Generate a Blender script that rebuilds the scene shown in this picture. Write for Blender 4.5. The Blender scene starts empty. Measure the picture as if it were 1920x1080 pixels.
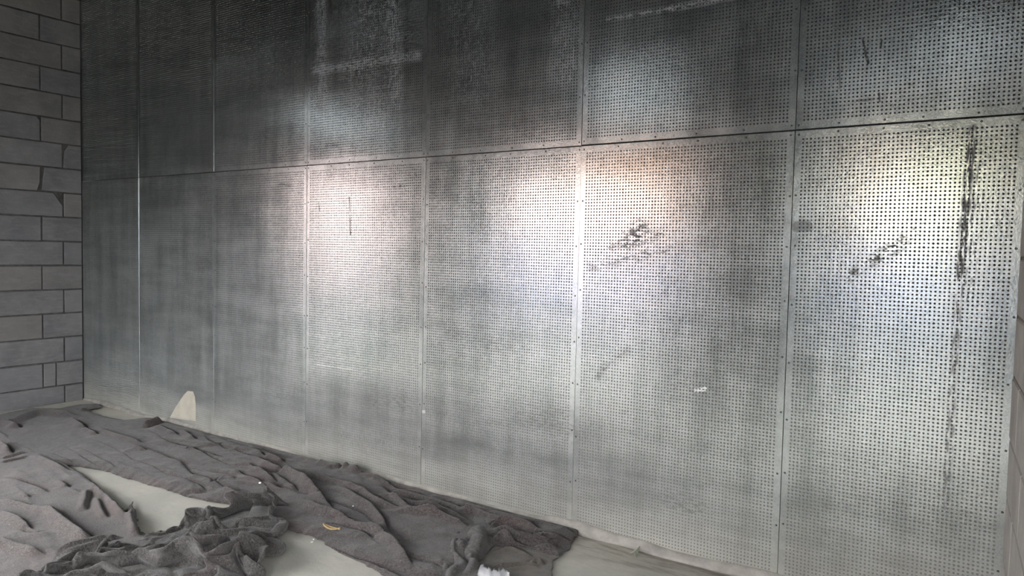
import bpy, bmesh, math, random
import numpy as np
from mathutils import Matrix, Vector
random.seed(7); rng = np.random.default_rng(11)
S = bpy.context.scene
COL = S.collection

# ------------------------------------------------------------------ camera
CAM = np.array([7.979, -3.780, 1.663]); FPX = 1364.0
yaw, pitch, roll = -0.594596, -0.050582, 0.021779
_f = np.array([math.sin(yaw)*math.cos(pitch), math.cos(yaw)*math.cos(pitch), math.sin(pitch)])
_r = np.array([math.cos(yaw), -math.sin(yaw), 0.0]); _u = np.cross(_r, _f)
_R = math.cos(roll)*_r + math.sin(roll)*_u; _U = -math.sin(roll)*_r + math.cos(roll)*_u
cd = bpy.data.cameras.new('camera'); cam = bpy.data.objects.new('camera', cd); COL.objects.link(cam)
cd.sensor_width = 36; cd.lens = 36*FPX/1920; cd.clip_start = 0.02; cd.clip_end = 300
cam.matrix_world = Matrix(((_R[0], _U[0], -_f[0], CAM[0]), (_R[1], _U[1], -_f[1], CAM[1]),
                           (_R[2], _U[2], -_f[2], CAM[2]), (0, 0, 0, 1)))
S.camera = cam

# ------------------------------------------------------------------ sky, sun, exposure
W = bpy.data.worlds.new('sky'); S.world = W; W.use_nodes = True
nt = W.node_tree; nt.nodes.clear()
wo = nt.nodes.new('ShaderNodeOutputWorld'); bg = nt.nodes.new('ShaderNodeBackground')
tc = nt.nodes.new('ShaderNodeTexCoord'); sx = nt.nodes.new('ShaderNodeSeparateXYZ'); rp = nt.nodes.new('ShaderNodeValToRGB')
nt.links.new(tc.outputs['Generated'], sx.inputs[0]); nt.links.new(sx.outputs[2], rp.inputs[0])
# bright overcast: about three times as bright overhead as at the horizon
rp.color_ramp.elements[0].color = (.425, .43, .435, 1); rp.color_ramp.elements[0].position = 0.0
rp.color_ramp.elements[1].color = (1.24, 1.28, 1.30, 1); rp.color_ramp.elements[1].position = 1.0
nt.links.new(rp.outputs[0], bg.inputs[0]); bg.inputs[1].default_value = 1.0
nt.links.new(bg.outputs[0], wo.inputs[0])
S.view_settings.view_transform = 'Standard'; S.view_settings.look = 'None'
S.view_settings.gamma = 1; S.view_settings.use_curve_mapping = False
S.view_settings.exposure = 4.38

# ------------------------------------------------------------------ helpers
def at(x, y, z=0.0):
    """photograph pixel -> world point on the horizontal plane at height z"""
    d = _f + (x-960)/FPX*_R - (y-540)/FPX*_U
    t = (z-CAM[2])/d[2]
    return CAM + t*d
def onwall(x, y):
    d = _f + (x-960)/FPX*_R - (y-540)/FPX*_U
    return CAM + (-CAM[1]/d[1])*d
def link(name, me, mat=None, parent=None):
    o = bpy.data.objects.new(name, me); COL.objects.link(o)
    for m in (mat if isinstance(mat, (list, tuple)) else [mat] if mat else []):
        if m.name not in [q.name for q in me.materials if q]: me.materials.append(m)
    if parent: o.parent = parent
    return o
def tag(o, label=None, cat=None, group=None, kind=None):
    for k, v in (('label', label), ('category', cat), ('group', group), ('kind', kind)):
        if v: o[k] = v
    return o
def box_me(name, x0, x1, y0, y1, z0, z1, bev=0):
    bm = bmesh.new(); bmesh.ops.create_cube(bm, size=1)
    for v in bm.verts:
        v.co = Vector(((x0+x1)/2+v.co.x*(x1-x0), (y0+y1)/2+v.co.y*(y1-y0), (z0+z1)/2+v.co.z*(z1-z0)))
    if bev: bmesh.ops.bevel(bm, geom=bm.edges[:], offset=bev, segments=1, affect='EDGES')
    me = bpy.data.meshes.new(name); bm.to_mesh(me); bm.free(); return me
def box(name, x0, x1, y0, y1, z0, z1, mat, parent=None, bev=0, kind=None):
    o = link(name, box_me(name, x0, x1, y0, y1, z0, z1, bev), mat, parent)
    if kind: o['kind'] = kind
    return o
def np_mesh(name, V, F, smooth=False, midx=None):
    me = bpy.data.meshes.new(name); me.from_pydata([tuple(map(float, v)) for v in V], [], [tuple(map(int, f)) for f in F])
    if midx is not None: me.polygons.foreach_set('material_index', np.asarray(midx, dtype=np.int32))
    if smooth: me.polygons.foreach_set('use_smooth', [True]*len(me.polygons))
    me.update(); return me

# --- node helpers
class N:
    def __init__(s, name):
        s.m = bpy.data.materials.new(name); s.m.use_nodes = True; s.t = s.m.node_tree
        s.b = s.t.nodes['Principled BSDF']; s.out = s.t.nodes['Material Output']
        g = s.t.nodes.new('ShaderNodeNewGeometry'); s.pos = g.outputs['Position']
        o = s.t.nodes.new('ShaderNodeObjectInfo'); s.rnd = o.outputs['Random']
    def set(s, v, i):
        if isinstance(v, bpy.types.NodeSocket): s.t.links.new(v, i)
        else: i.default_value = v
    def math(s, op, a, b=0.0, c=0.0, clamp=False):
        n = s.t.nodes.new('ShaderNodeMath'); n.operation = op; n.use_clamp = clamp
        for v, i in zip((a, b, c), n.inputs): s.set(v, i)
        return n.outputs[0]
    def vmul(s, v, k):
        n = s.t.nodes.new('ShaderNodeVectorMath'); n.operation = 'MULTIPLY'; s.set(v, n.inputs[0]); n.inputs[1].default_value = k
        return n.outputs[0]
    def vadd(s, v, k):
        n = s.t.nodes.new('ShaderNodeVectorMath'); n.operation = 'ADD'; s.set(v, n.inputs[0]); s.set(k, n.inputs[1])
        return n.outputs[0]
    def noise(s, v, scale, detail=3, rough=.55, dist=0, dim='3D'):
        n = s.t.nodes.new('ShaderNodeTexNoise'); s.set(v, n.inputs['Vector'])
        n.inputs['Scale'].default_value = scale; n.inputs['Detail'].default_value = detail
        n.inputs['Roughness'].default_value = rough; n.inputs['Distortion'].default_value = dist
        return n.outputs[0]
    def vor(s, v, scale, out='Color'):
        n = s.t.nodes.new('ShaderNodeTexVoronoi'); s.set(v, n.inputs['Vector']); n.inputs['Scale'].default_value = scale
        return n.outputs[out]
    def ramp(s, f, a, b, lo=0.0, hi=1.0):
        n = s.t.nodes.new('ShaderNodeMapRange'); n.clamp = True; n.interpolation_type = 'SMOOTHSTEP'
        for v, k in ((f, 0), (a, 1), (b, 2), (lo, 3), (hi, 4)): s.set(v, n.inputs[k])
        return n.outputs[0]
    def mix(s, f, a, b, mode='MIX'):
        n = s.t.nodes.new('ShaderNodeMix'); n.data_type = 'RGBA'; n.blend_type = mode; n.clamp_factor = True
        s.set(f, n.inputs[0])
        for v, i in ((a, n.inputs[6]), (b, n.inputs[7])):
            s.set(v if isinstance(v, bpy.types.NodeSocket) else (*v[:3], 1), i)
        return n.outputs[2]
    def sep(s, v):
        n = s.t.nodes.new('ShaderNodeSeparateXYZ'); s.set(v, n.inputs[0]); return n.outputs
    def comb(s, x, y, z):
        n = s.t.nodes.new('ShaderNodeCombineXYZ')
        for v, i in zip((x, y, z), n.inputs): s.set(v, i)
        return n.outputs[0]
    def bump(s, h, dist, strength=1.0, normal=None):
        n = s.t.nodes.new('ShaderNodeBump'); n.inputs['Distance'].default_value = dist; n.inputs['Strength'].default_value = strength
        s.set(h, n.inputs['Height'])
        if normal is not None: s.set(normal, n.inputs['Normal'])
        return n.outputs[0]
    def seg(s, a, b, w, soft=.5):
        """1 near the wall segment a-b (x, z in metres), 0 further than w"""
        x, _, z = s.sep(s.pos); dx, dz = b[0]-a[0], b[1]-a[1]; L = dx*dx+dz*dz
        px = s.math('SUBTRACT', x, a[0]); pz = s.math('SUBTRACT', z, a[1])
        t = s.math('ADD', s.math('MULTIPLY', px, dx/L), s.math('MULTIPLY', pz, dz/L), clamp=True)
        ex = s.math('SUBTRACT', px, s.math('MULTIPLY', t, dx)); ez = s.math('SUBTRACT', pz, s.math('MULTIPLY', t, dz))
        d = s.math('SQRT', s.math('ADD', s.math('MULTIPLY', ex, ex), s.math('MULTIPLY', ez, ez)))
        return s.ramp(d, w*soft, w, 1.0, 0.0)
    def fin(s, color, rough=.8, metal=0.0, normal=None, spec=.3):
        s.set(color if isinstance(color, bpy.types.NodeSocket) else (*color[:3], 1), s.b.inputs['Base Color'])
        s.set(rough, s.b.inputs['Roughness']); s.set(metal, s.b.inputs['Metallic'])
        s.b.inputs['Specular IOR Level'].default_value = spec
        if normal is not None: s.set(normal, s.b.inputs['Normal'])
        return s.m

# ------------------------------------------------------------------ materials
def mat_zinc():
    n = N('galvanised_steel')
    x, y, z = n.sep(n.pos)
    off = n.comb(n.math('MULTIPLY', n.rnd, 37.0), 0.0, n.math('MULTIPLY', n.rnd, 91.0))
    p = n.vadd(n.pos, off)
    vert = n.vmul(p, (1, 1, .16)); hor = n.vmul(p, (.22, 1, 1))
    big = n.noise(p, 1.3, 4, .6)
    streak = n.noise(vert, 7, 4, .6)
    hstreak = n.noise(hor, 6, 4, .6)
    fine = n.noise(p, 130, 2, .7)
    mid = n.noise(p, 24, 4, .65)
    # oxidised (pale, dull) against clean (dark, mirror-like) zinc
    ox = n.math('ADD', n.math('MULTIPLY', streak, .35), n.math('MULTIPLY', hstreak, .3))
    ox = n.math('ADD', ox, n.math('MULTIPLY', mid, .10)); ox = n.math('ADD', ox, n.math('MULTIPLY', fine, .42))
    ox = n.ramp(ox, .44, .74)
    c = n.mix(ox, (.225, .25, .25), (.49, .515, .51))
    sp = n.sep(n.vor(p, 60, 'Color'))[0]
    c = n.mix(n.math('MULTIPLY', sp, .18), c, (.17, .18, .185))
    rough = n.math('ADD', n.math('MULTIPLY', ox, .08), n.math('MULTIPLY', big, .06))
    rough = n.math('ADD', rough, .06)
    # dust film near the floor, plus painted-in brightness that fades up the wall
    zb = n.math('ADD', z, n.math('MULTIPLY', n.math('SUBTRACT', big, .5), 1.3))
    dust_lift = n.ramp(zb, 1.45, 2.7, .265, .04)
    dust_lift = n.math('ADD', dust_lift, n.ramp(zb, .0, 1.2, .14, 0.0))
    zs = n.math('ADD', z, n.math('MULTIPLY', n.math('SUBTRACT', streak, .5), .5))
    dust_lift = n.math('ADD', dust_lift, n.ramp(zs, -.05, .42, .34, 0.0))
    dust_lift = n.math('MULTIPLY', dust_lift, n.math('ADD', .80, n.math('MULTIPLY', n.ramp(n.math('ADD', n.math('MULTIPLY', streak, .5), n.math('MULTIPLY', hstreak, .5)), .36, .64), .36)))
    c = n.mix(dust_lift, c, n.mix(n.ramp(zs, .0, .5), (.43, .41, .365), (.39, .405, .395)))
    metal = n.math('SUBTRACT', 1.0, n.math('MULTIPLY', dust_lift, .9))
    rough = n.math('ADD', rough, n.math('MULTIPLY', dust_lift, .25))
    # marks with a shape of their own
    def dark(a, b, w, k, soft=.4, thr=(.42, .58), nz=mid):
        nonlocal c, metal, rough
        A = onwall(*a); B = onwall(*b)
        m = n.math('MULTIPLY', n.math('MULTIPLY', n.seg((A[0], A[2]), (B[0], B[2]), w, soft), k), n.ramp(nz, *thr))
        c = n.mix(m, c, (.045, .045, .045)); metal = n.math('SUBTRACT', metal, n.math('MULTIPLY', m, .6)); rough = n.math('ADD', rough, n.math('MULTIPLY', m, .3))
    hf = n.noise(n.vmul(p, (.28, 1, 1)), 75, 3, .7); vf = n.noise(n.vmul(p, (1, 1, .22)), 85, 3, .7)
    dark((1823, 240), (1800, 520), .024, 1.0, .2, (.40, .56), vf); dark((1800, 520), (1772, 950), .024, .6, .3, (.42, .60), vf); dark((1835, 250), (1808, 560), .06, .6, .1, (.50, .64), vf)
    dark((1590, 520), (1725, 425), .040, .8, .0, (.48, .62), hf); dark((1640, 490), (1690, 455), .05, .7, .0, (.46, .62), hf)
    dark((1150, 462), (1240, 440), .05, .75, .0, (.46, .60), hf); dark((1185, 446), (1200, 430), .09, .95, .0, (.44, .58), hf); dark((1110, 500), (1250, 468), .05, .6, .0, (.48, .62), hf)
    dark((1120, 710), (1135, 685), .03, .6, .0, (.42, .6), hf); dark((1135, 685), (1180, 655), .035, .5, .0, (.45, .6), hf)
    dark((1617, 72), (1621, 90), .009, 1, .2, (.3, .5), vf); dark((1622, 95), (1628, 118), .011, 1, .2, (.3, .5), vf); dark((1653, 76), (1651, 90), .008, 1, .2, (.3, .5), vf)
    dark((1571, 96), (1572, 112), .010, .7, .2, (.2, .4)); dark((1573, 118), (1575, 165), .007, .7, .2, (.3, .5), vf); dark((1648, 175), (1650, 190), .008, .9, .2, (.3, .5), vf)
    dark((1495, 425), (1513, 425), .032, .55, .75, (.1, .3)); dark((1600, 190), (1635, 186), .012, .6, .2, (.3, .5), hf); dark((1700, 160), (1712, 158), .02, .5, .1, (.4, .55))
    dark((612, 270), (632, 272), .025, .7, .1, (.4, .55), hf); dark((637, 285), (690, 284), .012, .6, .1, (.4, .55), hf); dark((655, 370), (657, 440), .009, .9, .2, (.38, .54), vf); dark((738, 349), (757, 348), .018, .8, .1, (.4, .55), hf)
    dark((598, 380), (599, 395), .008, .6); dark((525, 345), (545, 347), .02, .7, .1, (.4, .55), hf)
    dark((690, 755), (720, 757), .14, .5, .0, (.44, .60), hf); dark((745, 757), (765, 757), .14, .6, .0, (.44, .60), hf); dark((640, 820), (770, 830), .15, .45, .0, (.46, .62), vf)
    dark((985, 780), (1060, 800), .20, .5, .0, (.46, .62), hf); dark((900, 640), (960, 650), .18, .35, .0, (.46, .62), hf); dark((1270, 720), (1340, 735), .18, .4, .0, (.46, .62), hf)
    dark((1260, 940), (1310, 955), .12, .6, .0, (.46, .6), hf); dark((500, 735), (545, 745), .14, .45, .0, (.46, .6), hf); dark((1400, 600), (1420, 700), .12, .35, .0, (.46, .6), hf)
    dark((1545, 30), (1650, 20), .30, .5, .0, (.40, .62), hf); dark((1380, 60), (1440, 60), .30, .6, .1, (.40, .6), vf); dark((650, 60), (760, 50), .35, .6, .1, (.42, .6), hf)
    def pale(a, b, w, k, soft=.3, thr=(.40, .55), nz=fine, col=(.62, .63, .62)):
        nonlocal c, metal, rough
        A = onwall(*a); B = onwall(*b)
        m = n.math('MULTIPLY', n.math('MULTIPLY', n.seg((A[0], A[2]), (B[0], B[2]), w, soft), k), n.ramp(nz, *thr))
        c = n.mix(m, c, col); metal = n.math('SUBTRACT', metal, n.math('MULTIPLY', m, .75)); rough = n.math('ADD', rough, n.math('MULTIPLY', m, .25))
    sc = (.30, .30, .31)
    vb = n.math('ADD', n.math('MULTIPLY', fine, .5), n.math('MULTIPLY', n.noise(n.vmul(p, (1, 1, .45)), 40, 3, .7), .5))
    pale((1140, 36), (1260, 16), .022, .8, .2, (.42, .54), hf, sc); pale((1260, 16), (1390, -10), .030, .8, .2, (.42, .54), hf, sc); pale((592, 132), (785, 104), .05, .6, .2, (.40, .55), hf, sc)
    pale((602, -60), (604, 200), .09, .8, .1, (.45, .55), vb, sc); pale((690, -60), (690, 190), .34, .6, .1, (.50, .58), vb, sc)
    pale((738, 0), (742, 190), .10, .7, .1, (.46, .55), vb, sc); pale((880, -40), (880, 140), .36, .5, .0, (.49, .58), vb, sc); pale((1060, -20), (1062, 120), .18, .6, .0, (.47, .57), vb, sc)
    pale((595, 684), (660, 692), .008, .5, .2, (.35, .55), hf); pale((660, 692), (690, 697), .005, .3, .2, (.35, .55), hf); pale((1305, 732), (1322, 729), .018, .9, .2, (.35, .5))  # leading pair paints the glint along a creased dent
    pale((405, 130), (560, 95), .20, .25, .0, (.45, .6), hf, (.20, .19, .18)); pale((793, 772), (795, 772), .016, .45, .4, (.1, .2)); pale((1155, 652), (1160, 651), .008, .5, .4, (.1, .2))
    h = n.math('ADD', n.math('MULTIPLY', n.noise(p, 2.2, 1), 1.0), n.math('MULTIPLY', n.noise(p, 9, 2), .10))
    nb = n.bump(h, .003)
    nb = n.bump(n.math('ADD', n.math('MULTIPLY', mid, .6), n.math('MULTIPLY', fine, .5)), .0009, 1.0, nb)
    n.b.inputs['Anisotropic'].default_value = 0.0
    # zinc scatters in two lobes: bright flakes and a dull oxide skin
    m1 = n.fin(c, n.math('MINIMUM', rough, .262), metal, nb, .4); b1 = n.b
    n.b = n.t.nodes.new('ShaderNodeBsdfPrincipled'); n.fin(c, n.math('MAXIMUM', n.math('ADD', rough, .15), .30), metal, nb, .4)
    mx = n.t.nodes.new('ShaderNodeMixShader'); mx.inputs[0].default_value = .34
    n.t.links.new(b1.outputs[0], mx.inputs[1]); n.t.links.new(n.b.outputs[0], mx.inputs[2]); n.t.links.new(mx.outputs[0], n.out.inputs[0])
    return m1
def mat_simple(name, a, b, scale=6, rough=.9, bd=.002, bscale=60, spec=.2, detail=5):
    n = N(name); f = n.ramp(n.noise(n.pos, scale, detail, .6), .3, .7)
    v = n.mix(n.math('MULTIPLY', n.rnd, .35), n.mix(f, a, b), b)
    return n.fin(v, rough, 0, n.bump(n.noise(n.pos, bscale, 5, .7), bd), spec)
def mat_block():
    n = N('aerated_concrete')
    off = n.comb(n.math('MULTIPLY', n.rnd, 17.0), n.math('MULTIPLY', n.rnd, 53.0), 0.0); p = n.vadd(n.pos, off)
    f = n.ramp(n.noise(p, 3.5, 5, .6), .3, .7); g = n.noise(n.vmul(p, (1, 1, 5)), 9, 4, .6)
    c = n.mix(f, (.145, .143, .148), (.205, .200, .203))
    c = n.mix(n.math('MULTIPLY', n.ramp(g, .45, .75), .35), c, (.29, .28, .275))
    c = n.mix(n.math('MULTIPLY', n.ramp(n.rnd, .6, 1.0), .30), c, (.23, .205, .175))
    c = n.mix(n.math('MULTIPLY', n.ramp(n.rnd, .0, .35, 1, 0), .25), c, (.16, .166, .18))
    h = n.math('ADD', n.noise(p, 90, 4, .7), n.math('MULTIPLY', n.noise(p, 12, 3), .8))
    return n.fin(c, .95, 0, n.bump(h, .003), .15)
def mat_felt(name, base, alt, warm, brown=False):
    n = N(name)
    fib = n.noise(n.pos, 260, 3, .75); fib2 = n.noise(n.vmul(n.pos, (1, 1.6, 1)), 80, 5, .8); big = n.noise(n.pos, 2.4, 4, .55)
    c = n.mix(n.ramp(fib2, .38, .62), base, alt)
    c = n.mix(n.math('MULTIPLY', n.ramp(big, .48, .68), .40), c, warm)
    c = n.mix(n.math('MULTIPLY', n.ramp(fib, .58, .70), .65), c, (.33, .30, .285))
    c = n.mix(n.math('MULTIPLY', n.ramp(n.noise(n.pos, 55, 2, .5), .66, .76), .30), c, (.34, .32, .31))
    dustn = n.noise(n.pos, 5, 5, .7)
    c = n.mix(n.math('MULTIPLY', n.ramp(dustn, .5, .75), .25), c, (.26, .24, .22))
    if brown:
        c = n.mix(n.ramp(n.noise(n.vmul(n.pos, (1, 3, 1)), 7, 5, .6), .35, .65), c, (.115, .095, .075))
    h = n.math('ADD', n.math('MULTIPLY', fib, .5), fib2)
    n.b.inputs['Sheen Weight'].default_value = .25; n.b.inputs['Sheen Roughness'].default_value = .5
    return n.fin(c, 1.0, 0, n.bump(h, .0035), .05)
def mat_floor():
    n = N('concrete_screed'); x, y, z = n.sep(n.pos)
    a = n.noise(n.pos, 1.8, 5, .6); b = n.noise(n.vmul(n.pos, (1, 3, 1)), 5, 5, .65)
    c = n.mix(n.ramp(a, .35, .65), (.43, .415, .375), (.53, .505, .445))
    c = n.mix(n.math('MULTIPLY', n.ramp(b, .5, .72), .45), c, (.36, .35, .33))
    # damp, dirty strip along the foot of the metal wall
    d = n.math('MULTIPLY', n.ramp(n.math('SUBTRACT', y, n.math('MULTIPLY', b, .35)), -.62, -.22), n.ramp(x, 5.3, 5.9))
    c = n.mix(n.math('MULTIPLY', d, n.math('ADD', .35, n.ramp(n.noise(n.vmul(n.pos, (1, 5, 1)), 4, 5, .65), .4, .65, 0, .55))), c, (.15, .125, .105))
    c = n.mix(n.math('MULTIPLY', n.ramp(n.noise(n.pos, 30, 3, .6), .66, .74), .5), c, (.2, .19, .17))
    r = n.math('ADD', n.math('MULTIPLY', a, .3), .6)
    return n.fin(c, r, 0, n.bump(n.noise(n.pos, 45, 5, .65), .0015), .12)

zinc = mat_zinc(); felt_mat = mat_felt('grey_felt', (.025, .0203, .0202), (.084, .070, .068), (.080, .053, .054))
heap_mat = mat_felt('dark_felt', (.024, .0225, .0222), (.080, .0735, .070), (.070, .052, .053))
left_felt = mat_felt('brownish_felt', (.040, .0325, .0315), (.112, .093, .088), (.100, .073, .069))
brown_mat = mat_felt('stained_felt', (.055, .048, .042), (.10, .088, .078), (.12, .09, .07), True)
block_mat = mat_block(); floor_mat = mat_floor()
mortar = mat_simple('recessed_mortar', (.06, .058, .057), (.11, .107, .104), 14, .95, .004, 60)
rwmortar = mat_simple('brown_mortar', (.13, .105, .085), (.18, .148, .12), 14, .95, .004, 60)
plaster = mat_simple('lime_plaster', (.36, .335, .28), (.44, .41, .345), 9, .95, .003, 70)
fillet = mat_simple('mortar_fillet', (.26, .24, .222), (.39, .365, .335), 12, .95, .004, 60)
def mat_core():
    n = N('fibre_cement_core'); x, y, z = n.sep(n.pos); b = n.noise(n.pos, 20, 4, .6)
    c = n.mix(n.ramp(b, .3, .7), (.03, .03, .03), (.055, .054, .052))
    # dust has settled in the holes of the lower sheets
    c = n.mix(n.ramp(n.math('ADD', z, n.math('MULTIPLY', n.noise(n.pos, 1.3, 3), .8)), .6, 2.3, .75, 0.0), c, (.20, .195, .18))
    return n.fin(c, .95, 0, None, .05)
core = mat_core()
backing = mat_simple('dark_backing', (.03, .03, .03), (.05, .05, .05), 8)
ceil_mat = mat_simple('ceiling_concrete', (.03, .03, .03), (.05, .048, .046), 3)
wall_mat = mat_simple('cement_wall', (.13, .125, .12), (.18, .175, .17), 3)
screw_mat = N('screw_steel').fin((.10, .10, .10), .4, .9)

# ------------------------------------------------------------------ setting: shell
LX, RX0, FY, CZ = 0.0, 8.04, -4.7, 4.62
RSL = 0.053                                   # right wall opens slightly towards the viewer
box('floor', -0.3, 8.7, FY-.2, 0.3, -0.2, 0.0, floor_mat, kind='structure')
box('ceiling', -0.3, 8.7, FY-.3, 0.3, CZ, CZ+.25, ceil_mat, kind='structure')
ground = mat_simple('street_paving', (.07, .07, .07), (.10, .10, .095), 1.5)
box('street', -60, 60, -60, 40, -0.5, -0.21, ground, kind='structure')

wall_back = box('wall_back', -0.25, 8.6, 0.02, 0.24, 0.0, CZ, backing, kind='structure')

def joined_boxes(name, L, mat, kind='structure'):
    bm = bmesh.new()
    for (x0, x1, y0, y1, z0, z1) in L:
        r = bmesh.ops.create_cube(bm, size=1)
        for v in r['verts']:
            v.co = Vector(((x0+x1)/2+v.co.x*(x1-x0), (y0+y1)/2+v.co.y*(y1-y0), (z0+z1)/2+v.co.z*(z1-z0)))
    me = bpy.data.meshes.new(name); bm.to_mesh(me); bm.free()
    o = link(name, me, mat); o['kind'] = kind; return o
# front wall behind the viewer: two shop openings and small transoms over them
def slab_with_holes(axis, p0, p1, a0, a1, z0, z1, holes):
    """boxes that fill a wall a0..a1 x z0..z1 apart from rectangular holes"""
    zs = sorted({z0, z1, *[h[2] for h in holes], *[h[3] for h in holes]}); out = []
    for za, zb in zip(zs[:-1], zs[1:]):
        cur = a0
        for h in sorted(h for h in holes if h[2] <= za and h[3] >= zb):
            if h[0] > cur: out.append((cur, h[0], za, zb))
            cur = max(cur, h[1])
        if cur < a1: out.append((cur, a1, za, zb))
    return [(a, b, p0, p1, c, d) if axis == 'x' else (p0, p1, a, b, c, d) for a, b, c, d in out]
joined_boxes('wall_front', slab_with_holes('x', FY-.2, FY, -0.3, 8.75, 0, CZ,
    [(2.05, 4.6, 0, 2.74), (6.54, 7.75, 0, 2.66), (3.4, 4.5, 3.3, 3.85), (6.3, 7.0, 3.25, 3.8), (7.25, 7.9, 3.5, 3.9)]), wall_mat)

# left wall: block masonry next to the metal wall, an opening further forward
wall_left = joined_boxes('wall_left', [(-.22, -.012, -2.95, 0.0, 0, CZ)] +
    slab_with_holes('y', -.22, 0.0, FY, -2.95, 0, CZ, [(-4.7, -2.95, 0, 2.75), (-4.7, -2.95, 3.3, 3.6)]), mortar)
LW = slice(None)
def prism(name, pts, depth, axis, face, jit=0.0, bev=.004):
    """extruded polygon block; pts are (along, z); face = coordinate of the visible face; depth signed"""
    n = len(pts); V = []
    cx = sum(p[0] for p in pts)/n; cz = sum(p[1] for p in pts)/n
    def mk(a, z, d): return (d, a, z)
    for k, (d, ins) in enumerate(((face, bev), (face+math.copysign(bev, depth), 0), (face+depth, 0))):
        for a, z in pts:
            V.append(mk(a-math.copysign(min(ins, abs(a-cx)), a-cx), z-math.copysign(min(ins, abs(z-cz)), z-cz), d))
    F = [list(range(n))]
    for k in range(2):
        for i in range(n):
            j = (i+1) % n; F.append([k*n+i, (k+1)*n+i, (k+1)*n+j, k*n+j])
    F.append([2*n+i for i in range(n)][::-1])
    bm = bmesh.new(); vs = [bm.verts.new(v) for v in V]
    for f in F: bm.faces.new([vs[i] for i in f])
    bmesh.ops.recalc_face_normals(bm, faces=bm.faces[:])
    me = bpy.data.meshes.new(name); bm.to_mesh(me); bm.free(); return me
zj = [0.0, .182, .428, .680, .928, 1.172, 1.418, 1.662]
while zj[-1] < 4.4: zj.append(zj[-1]+.2475)
zj.append(CZ)
J = .007
for i in range(len(zj)-1):
    z0, z1 = zj[i]+(J if i else .0), zj[i+1]-J
    if z1-z0 < .06: continue
    first = (-.183, -.385)[i % 2]
    ys = [-.006, first]
    if i == 1: ys = [-.006, -.262, first]
    while ys[-1] > -2.94: ys.append(max(ys[-1]-.6, -2.945))
    if abs(ys[-1]-ys[-2]) < .1: ys.pop(-2)
    for j in range(len(ys)-1):
        a1, a0 = ys[j]-(J if j else 0), ys[j+1]+J*(1+.5*random.random())
        dz = random.uniform(-.002, .002); tilt = random.uniform(-.0025, .0025)
        pts = [(a0, z0+dz+tilt), (a1, z0+dz-tilt), (a1, z1+dz-tilt*.5), (a0, z1+dz+tilt*.5)]
        # chipped corners beside a few joints
        if i == 8 and j == 1: pts[2:3] = [(a1+.002, z1-.13), (a1-.085, z1)]
        if i == 9 and j == 0: pts[3:4] = [(a0+.025, z1), (a0+.01, z0+.12)]
        if i == 9 and j == 1: pts[1:2] = [(a1-.03, z0), (a1-.006, z0+.08)]
        if i == 10 and j == 0: pts[3:4] = [(a0+.05, z1), (a0+.012, z1-.06), (a0+.004, z0+.1)]
        if i == 11 and j == 1: pts[2:3] = [(a1, z1-.04), (a1-.03, z1)]
        link('block', prism('block', pts, -.010-.16, 0, random.uniform(-.0015, .002)), block_mat, wall_left)

# right wall, with an unseen opening added to let more light in
ang = math.atan(RSL)
wall_right = joined_boxes('wall_right', slab_with_holes('y', .007, .22, FY-.1, 0.0, 0, CZ, [(-4.6, -3.1, 0.0, 2.9)]), rwmortar)
wall_right.location = (RX0-.012, 0, 0); wall_right.rotation_euler = (0, 0, ang)
zr = [0.0, .13, .385, .645, .902, 1.172, 1.43, 1.68]
while zr[-1] < 4.4: zr.append(zr[-1]+.25)
zr.append(CZ)
rbm = N('pale_block')
_c = rbm.mix(rbm.ramp(rbm.noise(rbm.pos, 4, 5, .6), .3, .7), (.27, .255, .238), (.37, .35, .325))
rb_mat = rbm.fin(rbm.mix(rbm.math('MULTIPLY', rbm.rnd, .25), _c, (.22, .185, .165)), .95, 0, rbm.bump(rbm.noise(rbm.pos, 70, 5, .7), .003), .15)
for i in range(len(zr)-1):
    z0, z1 = zr[i]+(.006 if i else 0), zr[i+1]-.006
    ys = [-.004, (-.33, -.60)[i % 2]]
    while ys[-1] > -3.09: ys.append(max(ys[-1]-.6, -3.1))
    if abs(ys[-1]-ys[-2]) < .1: ys.pop(-2)
    for j in range(len(ys)-1):
        a1, a0 = ys[j]-(.006 if j else 0), ys[j+1]+.006
        pts = [(a0, z0), (a1, z0), (a1, z1), (a0, z1)]
        link('block', prism('block', pts, .17, 0, random.uniform(-.001, .003), bev=.006), rb_mat, wall_right)

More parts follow.
